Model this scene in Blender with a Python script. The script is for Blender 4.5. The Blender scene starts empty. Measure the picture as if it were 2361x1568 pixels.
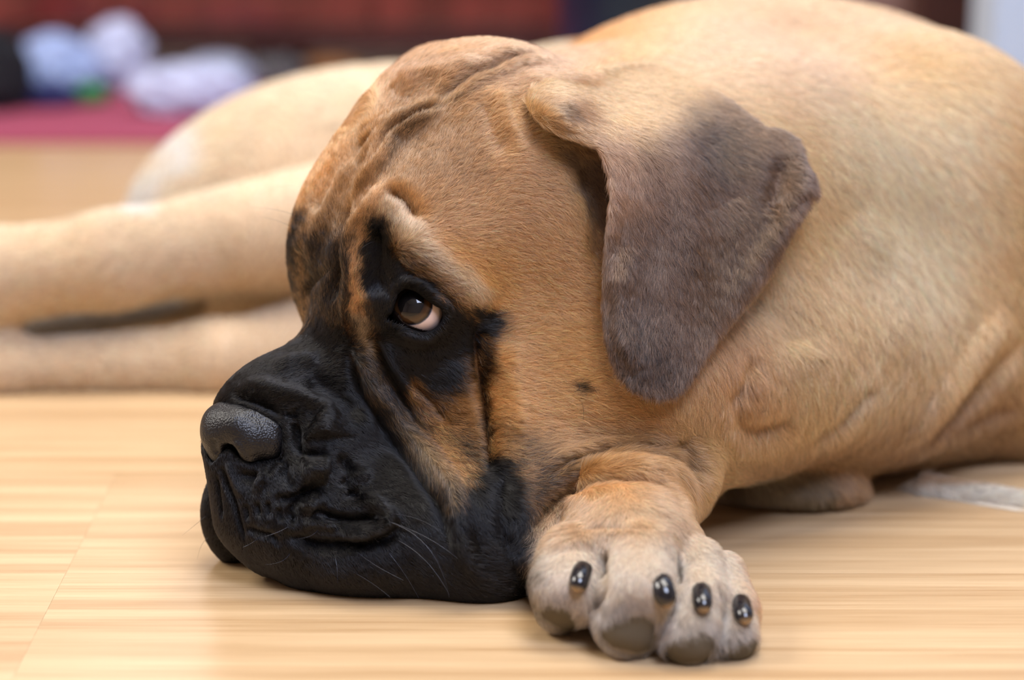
import bpy, bmesh, math, random
import numpy as np
from mathutils import Vector, Matrix
from mathutils.bvhtree import BVHTree
from mathutils.kdtree import KDTree
C = bpy.context.scene.collection
rng = np.random.default_rng(7)

# ------------------------------------------------------------------ camera, light, exposure
FPX, PITCH, CAMH = 5575.0, math.radians(15.0), 0.50
CAMP = np.array([0.0, 0.0, CAMH])
FWD = np.array([0.0, math.cos(PITCH), -math.sin(PITCH)])
UPV = np.array([0.0, math.sin(PITCH), math.cos(PITCH)])
RGT = np.array([1.0, 0.0, 0.0])

def P(px, py, z):
    """a point seen at pixel px, py of the photograph, z metres along the view axis"""
    return CAMP + z * (FWD + (px - 1180.5) / FPX * RGT + (784.0 - py) / FPX * UPV)

def floor_at(px, py, h=0.0):
    Y = (784.0 - py) / FPX
    return P(px, py, (CAMH - h) / (math.sin(PITCH) - Y * math.cos(PITCH)))

def project(V):
    R = V - CAMP
    z = R @ FWD
    return np.stack([1180.5 + FPX * (R @ RGT) / z, 784.0 - FPX * (R @ UPV) / z, z], 1)

sc = bpy.context.scene
cam = bpy.data.objects.new('camera', bpy.data.cameras.new('camera'))
C.objects.link(cam); sc.camera = cam
cam.location = CAMP; cam.rotation_euler = (math.pi / 2 - PITCH, 0, 0)
cam.data.sensor_width = 36.0; cam.data.lens = FPX * 36.0 / 2361.0
cam.data.clip_start = 0.05
cam.data.dof.use_dof = True; cam.data.dof.focus_distance = 1.385; cam.data.dof.aperture_fstop = 2.8

sc.view_settings.view_transform = 'Standard'; sc.view_settings.look = 'None'
sc.view_settings.exposure = 0.30; sc.view_settings.gamma = 1.0
sc.view_settings.use_curve_mapping = False
sc.cycles.max_bounces = 5; sc.cycles.diffuse_bounces = 2; sc.cycles.glossy_bounces = 3
sc.cycles.use_adaptive_sampling = True; sc.cycles.adaptive_threshold = 0.045
sc.cycles.transmission_bounces = 4; sc.cycles.use_denoising = True
sc.cycles.caustics_reflective = False; sc.cycles.caustics_refractive = False

w = bpy.data.worlds.new('world'); sc.world = w; w.use_nodes = True
w.node_tree.nodes['Background'].inputs[0].default_value = (0.8, 0.88, 1.0, 1)
w.node_tree.nodes['Background'].inputs[1].default_value = 0.2

def area(name, loc, target, sx, sy, power, col):
    l = bpy.data.lights.new(name, 'AREA'); l.shape = 'RECTANGLE'; l.size = sx; l.size_y = sy
    l.energy = power; l.color = col
    o = bpy.data.objects.new(name, l); C.objects.link(o); o.location = loc
    o.rotation_euler = (Vector(target) - Vector(loc)).to_track_quat('-Z', 'Y').to_euler()
    return o
area('ceiling_daylight', (0.35, 1.75, 2.5), (0.1, 1.6, 0.1), 1.5, 1.3, 46, (1.0, 0.95, 0.885))
area('window_light_back', (0.1, 4.3, 2.0), (0, 1.6, 0.1), 2.2, 1.1, 26, (1.0, 0.95, 0.90))
area('window_light_left', (-2.1, 1.6, 2.0), (0, 1.5, 0.15), 1.3, 1.3, 56, (1.0, 0.94, 0.86))
area('skylight', (0.55, 0.2, 2.1), (0.1, 1.45, 0.15), 0.95, 0.95, 44, (0.66, 0.74, 1.0))
# ------------------------------------------------------------------ implicit solids
class Field:
    """a distance field on a rectilinear grid; solids are blended in and the zero level is meshed"""
    def __init__(s, xs, ys, zs):
        s.ax = [np.asarray(a, np.float32) for a in (xs, ys, zs)]
        s.d = np.full([len(a) for a in s.ax], 0.5, np.float32)
    def box(s, lo, hi):
        sl = []
        for a, l, h in zip(s.ax, lo, hi):
            i, j = np.searchsorted(a, l), np.searchsorted(a, h)
            if j <= i: return None, None
            sl.append(slice(i, j))
        g = np.meshgrid(*[a[q] for a, q in zip(s.ax, sl)], indexing='ij', sparse=True)
        return tuple(sl), g
    def mix(s, sl, q, k, op):
        d = s.d[sl]
        if op == 'add':
            h = np.clip(k - np.abs(d - q), 0, None) / k
            s.d[sl] = np.minimum(d, q) - h * h * k * 0.25
        else:                                   # carve
            q = -q
            h = np.clip(k - np.abs(d - q), 0, None) / k
            s.d[sl] = np.maximum(d, q) + h * h * k * 0.25
    def ell(s, c, r, axes=None, k=0.02, op='add'):
        c = np.asarray(c); r = np.asarray(r, float); m = max(k, 0.012) + 0.004
        A = np.eye(3) if axes is None else np.asarray(axes)      # rows are the axes
        ext = np.sqrt(((A * r[:, None]) ** 2).sum(0)) + m * (1 + 0 * r)
        sl, g = s.box(c - ext, c + ext)
        if sl is None: return
        X, Y, Z = (g[i] - c[i] for i in range(3))
        k0 = 0; k1 = 0
        for i in range(3):
            u = (A[i, 0] * X + A[i, 1] * Y + A[i, 2] * Z)
            k0 = k0 + (u / r[i]) ** 2; k1 = k1 + (u / r[i] ** 2) ** 2
        k0 = np.sqrt(k0); k1 = np.sqrt(k1) + 1e-9
        s.mix(sl, (k0 * (k0 - 1) / k1).astype(np.float32), k, op)
    def cone(s, a, b, ra, rb, k=0.02, op='add'):
        a = np.asarray(a); b = np.asarray(b); m = max(ra, rb) + max(k, 0.012) + 0.004
        sl, g = s.box(np.minimum(a, b) - m, np.maximum(a, b) + m)
        if sl is None: return
        ab = b - a; L = (ab ** 2).sum() + 1e-12
        X, Y, Z = (g[i] - a[i] for i in range(3))
        t = np.clip((X * ab[0] + Y * ab[1] + Z * ab[2]) / L, 0, 1)
        q = np.sqrt((X - t * ab[0]) ** 2 + (Y - t * ab[1]) ** 2 + (Z - t * ab[2]) ** 2) - (ra + (rb - ra) * t)
        s.mix(sl, q.astype(np.float32), k, op)
    def chain(s, pts, k=0.02, op='add'):
        for (a, ra), (b, rb) in zip(pts[:-1], pts[1:]): s.cone(a, b, ra, rb, k, op)
    def mesh(s):
        """naive surface nets: one vertex per cell crossed by the surface, one quad per crossed edge"""
        d = s.d; ins = d < 0
        n = [k - 1 for k in d.shape]
        cnt = np.zeros(n, np.uint8)
        for i in (0, 1):
            for j in (0, 1):
                for k in (0, 1):
                    cnt += ins[i:i + n[0], j:j + n[1], k:k + n[2]]
        cell = np.argwhere((cnt > 0) & (cnt < 8)); del cnt
        idx = np.full(n, -1, np.int32); idx[tuple(cell.T)] = np.arange(len(cell))
        acc = np.zeros((len(cell), 3)); num = np.zeros(len(cell))
        corner = [(i, j, k) for i in (0, 1) for j in (0, 1) for k in (0, 1)]
        for p in corner:
            for a in range(3):
                if p[a]: continue
                q = list(p); q[a] = 1
                ip = cell + p; iq = cell + q
                dp = d[tuple(ip.T)].astype(float); dq = d[tuple(iq.T)].astype(float)
                m = (dp < 0) != (dq < 0)
                t = np.where(m, dp / np.where(m, dp - dq, 1), 0)
                pos = np.stack([s.ax[c][ip[:, c]] for c in range(3)], 1).astype(float)
                pos[:, a] += t * (s.ax[a][iq[:, a]] - s.ax[a][ip[:, a]])
                acc += pos * m[:, None]; num += m
        V = acc / num[:, None]
        F = []
        for a in range(3):
            b, c = (a + 1) % 3, (a + 2) % 3
            s0 = [slice(None)] * 3; s1 = [slice(None)] * 3
            s0[a] = slice(0, -1); s1[a] = slice(1, None)
            e = np.argwhere(ins[tuple(s0)] != ins[tuple(s1)])
            e = e[(e[:, b] > 0) & (e[:, c] > 0) & (e[:, b] < d.shape[b] - 1) & (e[:, c] < d.shape[c] - 1)]
            inside = ins[tuple(e.T)]
            def cid(db, dc):
                q = e.copy(); q[:, b] += db; q[:, c] += dc
                return idx[tuple(q.T)]
            f = np.stack([cid(-1, -1), cid(0, -1), cid(0, 0), cid(-1, 0)], 1)
            f[~inside] = f[~inside][:, ::-1]
            F.append(f)
        return V, np.concatenate(F)

def axis(*seg):
    """graded axis: axis(x0, step, x1, step, x2 ...)"""
    out = [np.array([seg[0]])]
    x = seg[0]
    for st, x1 in zip(seg[1::2], seg[2::2]):
        n = max(1, int(round((x1 - x) / st)))
        out.append(x + (x1 - x) * np.arange(1, n + 1) / n); x = x1
    return np.concatenate(out)

def quads_object(name, V, F, mat, parent=None, smooth=True):
    me = bpy.data.meshes.new(name)
    me.vertices.add(len(V)); me.vertices.foreach_set('co', np.asarray(V, np.float32).ravel())
    F = np.asarray(F, np.int32)
    me.loops.add(F.size); me.loops.foreach_set('vertex_index', F.ravel())
    me.polygons.add(len(F)); me.polygons.foreach_set('loop_start', np.arange(0, F.size, F.shape[1], dtype=np.int32))
    me.update(calc_edges=True)
    if smooth: me.polygons.foreach_set('use_smooth', np.ones(len(F), bool))
    if mat: me.materials.append(mat)
    o = bpy.data.objects.new(name, me); C.objects.link(o)
    if parent is not None: o.parent = parent
    return o

def vnormals(V, F):
    a = V[F[:, 2]] - V[F[:, 0]]; b = V[F[:, 3]] - V[F[:, 1]]
    fn = np.cross(a, b)
    N = np.zeros_like(V)
    for i in range(4):
        for c in range(3): N[:, c] += np.bincount(F[:, i], fn[:, c], len(V))
    return N / (np.linalg.norm(N, axis=1, keepdims=True) + 1e-12)

def relax(V, F, it, mask=None):
    E = np.concatenate([F[:, [0, 1]], F[:, [1, 2]], F[:, [2, 3]], F[:, [3, 0]]])
    n = len(V); deg = np.bincount(E[:, 0], minlength=n) + np.bincount(E[:, 1], minlength=n)
    for _ in range(it):
        S = np.zeros_like(V)
        for c in range(3):
            S[:, c] = np.bincount(E[:, 0], V[E[:, 1], c], n) + np.bincount(E[:, 1], V[E[:, 0], c], n)
        S /= deg[:, None]
        V = V + (S - V) * (0.6 if mask is None else 0.6 * mask[:, None])
    return V

def smooth_path(pts, step):
    """Catmull-Rom through rows of numbers, resampled about every `step` in the first two columns"""
    p = np.asarray(pts, float)
    if len(p) == 1: return p
    q = np.vstack([2 * p[0] - p[1], p, 2 * p[-1] - p[-2]])
    out = []
    for i in range(1, len(q) - 2):
        n = max(1, int(np.hypot(*(q[i + 1] - q[i])[:2]) / step))
        t = (np.arange(n) / n)[:, None]
        out.append(0.5 * (2 * q[i] + (q[i + 1] - q[i - 1]) * t + (2 * q[i - 1] - 5 * q[i] + 4 * q[i + 1] - q[i + 2]) * t ** 2
                   + (3 * q[i] - 3 * q[i + 1] + q[i + 2] - q[i - 1]) * t ** 3))
    out.append(p[-1:])
    return np.vstack(out)

class Sculpt:
    """brushes that work on a mesh surface; a stroke is laid down where the view ray through its points meets the surface"""
    def __init__(s, V, F):
        s.V, s.F = V, F; s.refresh()
    def refresh(s):
        s.N = vnormals(s.V, s.F)
        s.tree = BVHTree.FromPolygons([tuple(v) for v in s.V], [tuple(f) for f in s.F.tolist()])
    def hits(s, pts):
        out = []
        for r in pts:
            d = P(r[0], r[1], 1.0) - CAMP; d /= np.linalg.norm(d)
            h = s.tree.ray_cast(Vector(CAMP), Vector(d))
            if h[0] is not None:
                nn = np.array(h[1]); 
                if nn @ d > 0: nn = -nn
                out.append(np.concatenate([np.array(h[0]), nn, r[2:]]))
        return np.array(out)
    def near(s, H, R):
        lo, hi = H[:, :3].min(0) - R, H[:, :3].max(0) + R
        return np.where(((s.V > lo) & (s.V < hi)).all(1))[0]
    def dist(s, H, R, signed=False):
        """vertex ids within R of the stroke on the same side, distance, stroke parameter row, side sign"""
        ids = s.near(H, R)
        if len(ids) == 0: return ids, None, None
        A = H[:, :3]
        best = np.full(len(ids), 1e9); bi = np.zeros(len(ids), int)
        Vs = s.V[ids]
        for c0 in range(0, len(ids), 20000):
            v = Vs[c0:c0 + 20000]
            D = ((v ** 2).sum(1)[:, None] - 2 * v @ A.T + (A ** 2).sum(1)[None])
            j = D.argmin(1); bi[c0:c0 + 20000] = j; best[c0:c0 + 20000] = D[np.arange(len(v)), j]
        best = np.sqrt(np.maximum(best, 0))
        ok = (best < R) & ((s.N[ids] * H[bi, 3:6]).sum(1) > -0.1)
        return ids[ok], best[ok], bi[ok]
    def stroke(s, pts, w, h, kind='ridge', end=0.25, side=0.0):
        """kind ridge: raise by h; crease: narrow cut of depth h with soft shoulders. w, h in photograph pixels (0.25 mm). end: taper length share"""
        path = smooth_path([tuple(p[:2]) + (p[2] if len(p) > 2 else 1.0,) for p in pts], 4)
        H = s.hits(path)
        if len(H) < 2 and len(pts) > 1: return
        W = w * 0.00025; A = h * 0.00025
        ids, d, bi = s.dist(H, W * 3.2)
        if len(ids) == 0: return
        n = len(H); t = bi / max(1, n - 1)
        e = 1.0 if (end <= 0 or n < 3) else np.clip(np.minimum(t, 1 - t) / end, 0, 1)
        if np.ndim(e): e = e * e * (3 - 2 * e)
        amp = A * e * H[bi, 6]
        u = d / W
        if kind == 'ridge': prof = np.exp(-u * u)
        elif kind == 'crease': prof = -np.exp(-(u / 0.55) ** 2) + 0.42 * np.exp(-((u - 1.45) / 0.75) ** 2)
        elif kind == 'groove': prof = -np.exp(-u * u)
        if side:                                  # one bank of the crease swells over the other
            tg = np.gradient(H[:, :3], axis=0)
            sd = np.einsum('ij,ij->i', np.cross(tg[bi], H[bi, 3:6]), s.V[ids] - H[bi, :3])
            sd = np.sign(sd)
            prof = prof + np.where(sd * side > 0, abs(side) * np.exp(-((u - 1.1) / 0.8) ** 2), 0)
        s.V[ids] += s.N[ids] * (amp * prof)[:, None]
    def blob(s, px, py, r, h, ry=None):
        s.stroke([(px, py)], r, h, 'ridge', end=0)
# ------------------------------------------------------------------ the dog: solid body
TH = math.radians(40)
HF = np.array([-math.cos(TH), -math.sin(TH), 0.0])      # where the head points
HS = np.array([math.sin(TH), -math.cos(TH), 0.0])       # towards the dog's near side
HU = np.array([0.0, 0.0, 1.0])
N0 = P(500, 1000, 1.385)
def H(px, py, b):
    """point seen at px, py lying b millimetres to the near side of the head's middle plane"""
    d = P(px, py, 1.0) - CAMP
    t = ((N0 - CAMP) @ HS + b * 0.001) / (d @ HS)
    return CAMP + t * d
def axes(yaw=0.0, pitch=0.0, roll=0.0):
    """rows: forward, near side, up - of a frame turned from the head's"""
    R = Matrix.Rotation(math.radians(yaw), 3, 'Z') @ Matrix.Rotation(math.radians(pitch), 3, Vector(HS)) @ Matrix.Rotation(math.radians(roll), 3, Vector(HF))
    return np.array([np.array(R @ Vector(a)) for a in (HF, HS, HU)])
mm = lambda *a: np.array(a) * 0.001
HX = axes()
VX = np.array([RGT, UPV, FWD])                            # right, up, away
def VR(deg):
    c, s_ = math.cos(math.radians(deg)), math.sin(math.radians(deg))
    return np.array([c * RGT + s_ * UPV, -s_ * RGT + c * UPV, FWD])

EYE_R = 0.0155
EYE_C = H(962, 716, 57)
EYE_OUT = [(889,735),(904,722),(911,700),(917,678),(935,664),(958,671),(980,689),(998,702),(1013,709),(1021,721),(1020,735),(1012,749),(998,760),(975,767),(952,760),(929,751),(906,744)]

def poly_sd(x, y, poly):
    """signed distance to a polygon, negative inside"""
    p = np.asarray(poly, float); d = np.full(x.shape, 1e9); ins = np.zeros(x.shape, bool)
    for a, b in zip(p, np.roll(p, -1, 0)):
        e = b - a; t = np.clip(((x - a[0]) * e[0] + (y - a[1]) * e[1]) / (e @ e), 0, 1)
        d = np.minimum(d, np.hypot(x - a[0] - t * e[0], y - a[1] - t * e[1]))
        c = ((a[1] > y) != (b[1] > y)) & (x < (b[0] - a[0]) * (y - a[1]) / (b[1] - a[1] + 1e-12) + a[0])
        ins ^= c
    return np.where(ins, -d, d)

NOSE_PRIMS = [('E', H(556, 992, 1), mm(20.5, 19, 17), axes(pitch=12), .006),
    ('C', H(508, 977, 0), H(596, 957, 0), .0095, .007, .01), ('C', H(515, 978, -8), H(590, 960, -10), .0095, .007, .01),
    ('C', H(552, 985, 12), H(620, 1000, 21), .0110, .0090, .008), ('C', H(582, 1018, 18), H(616, 1024, 22), .0115, .0100, .006),
    ('C', H(626, 1004, 22), H(654, 999, 24), .0075, .0024, .006), ('C', H(503, 1010, 2), H(513, 1058, 2), .0078, .0068, .008),
    ('C', H(532, 1062, 7), H(562, 1096, 13), .0050, .0045, .006)]

def build_body(q=1.0):
    f = Field(axis(-0.64, .006 * q, -.19, .0016 * q, .14, .005 * q, .56),
              axis(1.10, .0022 * q, 1.26, .0016 * q, 1.50, .006 * q, 2.45),
              axis(-0.012, .0018 * q, .30, .004 * q, .345))
    E, Cn = f.ell, f.cone
    # trunk, neck, shoulder
    E(P(1780, 450, 1.76), mm(226, 138, 150), VR(-1), .05)
    E(P(1765, 210, 1.78), mm(110, 46, 90), VX, .05)
    Cn(P(1700, 500, 1.76), P(1350, 430, 2.02), .118, .105, .05)
    Cn(P(1350, 430, 2.02), P(900, 450, 2.06), .105, .095, .06)
    E(P(2125, 520, 1.66), mm(112, 131, 100), VX, .04)          # shoulder
    Cn(P(1330, 560, 1.50), P(1700, 520, 1.60), .090, .116, .05)     # neck
    Cn(P(1270, 330, 1.56), P(1560, 345, 1.66), .058, .080, .04)     # nape
    Cn(P(1480, 900, 1.44), P(1980, 830, 1.56), .052, .062, .05)     # dewlap
    Cn(P(1480, 1060, 1.44), P(1700, 990, 1.50), .024, .028, .03)
    E(P(1930, 960, 1.60), mm(66, 34, 70), VX, .03)
    E(P(1815, 1112, 1.56), mm(52, 20, 46), VX, .012)
    Cn(P(2160, 800, 1.64), P(2480, 900, 1.66), .074, .054, .05)     # upper arm
    Cn(P(2520, 1262, 1.535), P(2130, 1140, 1.57), .028, .012, .006)
    Cn(P(2520, 1262, 1.535), P(2700, 1150, 1.62), .030, .05, .02)
    Cn(P(2480, 900, 1.66), P(2700, 1150, 1.62), .054, .05, .03)   # other foreleg
    # hindquarters
    E(P(860, 440, 2.02), mm(142, 98, 100), VX, .05)
    E(P(600, 450, 1.98), mm(112, 74, 80), VR(18), .05)
    Cn(P(760, 520, 1.86), P(260, 600, 1.795), .049, .033, .02)
    Cn(P(260, 600, 1.795), P(-60, 645, 1.80), .033, .0365, .02)
    Cn(P(-60, 645, 1.80), P(-420, 762, 1.83), .0365, .030, .02)
    Cn(P(800, 800, 1.88), P(500, 835, 1.81), .044, .028, .02)
    Cn(P(500, 835, 1.81), P(0, 850, 1.80), .028, .020, .02)
    Cn(P(0, 850, 1.80), P(-350, 850, 1.80), .022, .024, .02)
    for px_, py_, zz_ in ((-430, 775, 1.84), (-360, 872, 1.80)):              # hind paws, beyond the frame
        E(P(px_, py_, zz_), mm(42, 20, 28), VX, .02)
        for t_ in (-1.5, -.5, .5, 1.5): E(P(px_ - 110, py_ + 4, zz_) + np.array([0, t_ * .014, 0]), mm(16, 12, 8.5), VX, .004)
    Cn(P(440, 695, 1.88), P(180, 730, 1.86), .014, .0155, .004)
    Cn(P(180, 730, 1.86), P(0, 772, 1.85), .0155, .006, .004)
    Cn(P(760, 640, 1.99), P(400, 690, 1.97), .060, .036, .03)
    # head
    E(H(1110, 425, -2), mm(92, 86, 88), HX, .03)               # cranium
    E(H(1014, 222, -62), mm(30, 24, 28), HX, .03)               # root of the far ear
    E(H(1290, 620, 30), mm(80, 58, 92), HX, .04)               # cheek
    E(H(1300, 860, 40), mm(74, 52, 66), HX, .04)
    E(H(835, 590, -36), mm(46, 42, 62), HX, .03)               # far brow
    E(H(960, 600, 32), mm(46, 38, 60), HX, .03)                # near brow
    E(H(960, 800, 20), mm(62, 46, 70), HX, .04)                # under the eye
    E(H(769, 996, 0), mm(80, 44, 53), axes(pitch=-12), .03)    # muzzle
    E(H(652, 968, 0), mm(36, 28, 32), HX, .02)
    E(H(620, 953, 0), mm(22, 18, 13), HX, .015)
    Cn(H(520, 1040, 0), H(560, 1190, 4), .012, .016, .015)
    E(H(830, 1148, 34), mm(71, 30, 57), HX, .025)              # near flew
    E(H(600, 1165, -26), mm(40, 20, 40), HX, .008)             # far flew
    E(H(640, 1150, 12), mm(30, 20, 46), HX, .02)
    E(P(1040, 1219, 1.400), mm(56, 40, 36), VX, .03)           # rear jowl
    E(P(1120, 1243, 1.392), mm(28, 33, 30), VX, .02)
    E(P(860, 1235, 1.402), mm(50, 38, 34), VX, .02)
    Cn(P(1170, 860, 1.462), P(1120, 1190, 1.412), .046, .040, .04)
    Cn(P(1290, 960, 1.46), P(1200, 1130, 1.425), .046, .036, .04)
    Cn(P(1290, 1110, 1.405), P(1570, 1105, 1.42), .017, .018, .02)
    E(H(1270, 1040, 40), mm(60, 40, 34), HX, .03)
    # eye socket
    E(EYE_C, mm(19.5, 19.5, 19.5), VX, .012)
    r = .030
    sl, g = f.box(EYE_C - r, EYE_C + r)
    X, Y, Z = np.broadcast_arrays(*g)
    pr = project(np.stack([X.ravel(), Y.ravel(), Z.ravel()], 1).astype(float))
    sd = poly_sd(pr[:, 0], pr[:, 1], EYE_OUT) * .00025
    zc = project(EYE_C[None])[0, 2]
    qv = np.maximum(sd, pr[:, 2] - zc - .002).reshape(X.shape).astype(np.float32)
    f.mix(sl, qv, .0025, 'carve')
    Cn(H(585, 1000, 36), H(625, 1010, 42), .0150, .0150, .012, 'carve')
    Cn(H(560, 1095, 34), H(625, 1070, 40), .0080, .0080, .012, 'carve')
    for pr_ in NOSE_PRIMS:
        if pr_[0] == 'E': E(pr_[1], pr_[2] + .0007, pr_[3], .002, 'carve')
        else: Cn(pr_[1], pr_[2], pr_[3] + .0007, pr_[4] + .0007, .002, 'carve')
    # near forepaw
    Cn(P(1560, 1060, 1.50), P(1445, 1200, 1.375), .032, .033, .006)
    Cn(P(1445, 1200, 1.375), P(1460, 1290, 1.350), .033, .040, .006)
    E(P(1440, 1312, 1.362), mm(50, 27, 36), VX, .015)
    toes = [((1325, 1285, 1.332, .0185), (1308, 1360, 1.316, .0188), (1294, 1398, 1.327, .0145)),
            ((1482, 1275, 1.318, .0175), (1477, 1362, 1.296, .0190), (1450, 1440, 1.298, .0176)),
            ((1604, 1300, 1.332, .0150), (1614, 1388, 1.308, .0160), (1588, 1470, 1.292, .0155)),
            ((1662, 1330, 1.340, .0140), (1688, 1408, 1.318, .0142), (1688, 1474, 1.300, .0136))]
    for a, b, c in toes:
        f.chain([(P(*a[:3]), a[3]), (P(*b[:3]), b[3])], .005)
        f.chain([(P(*b[:3]), b[3]), (P(*c[:3]), c[3])], .005)
    V, F = f.mesh()
    return V, F

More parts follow.
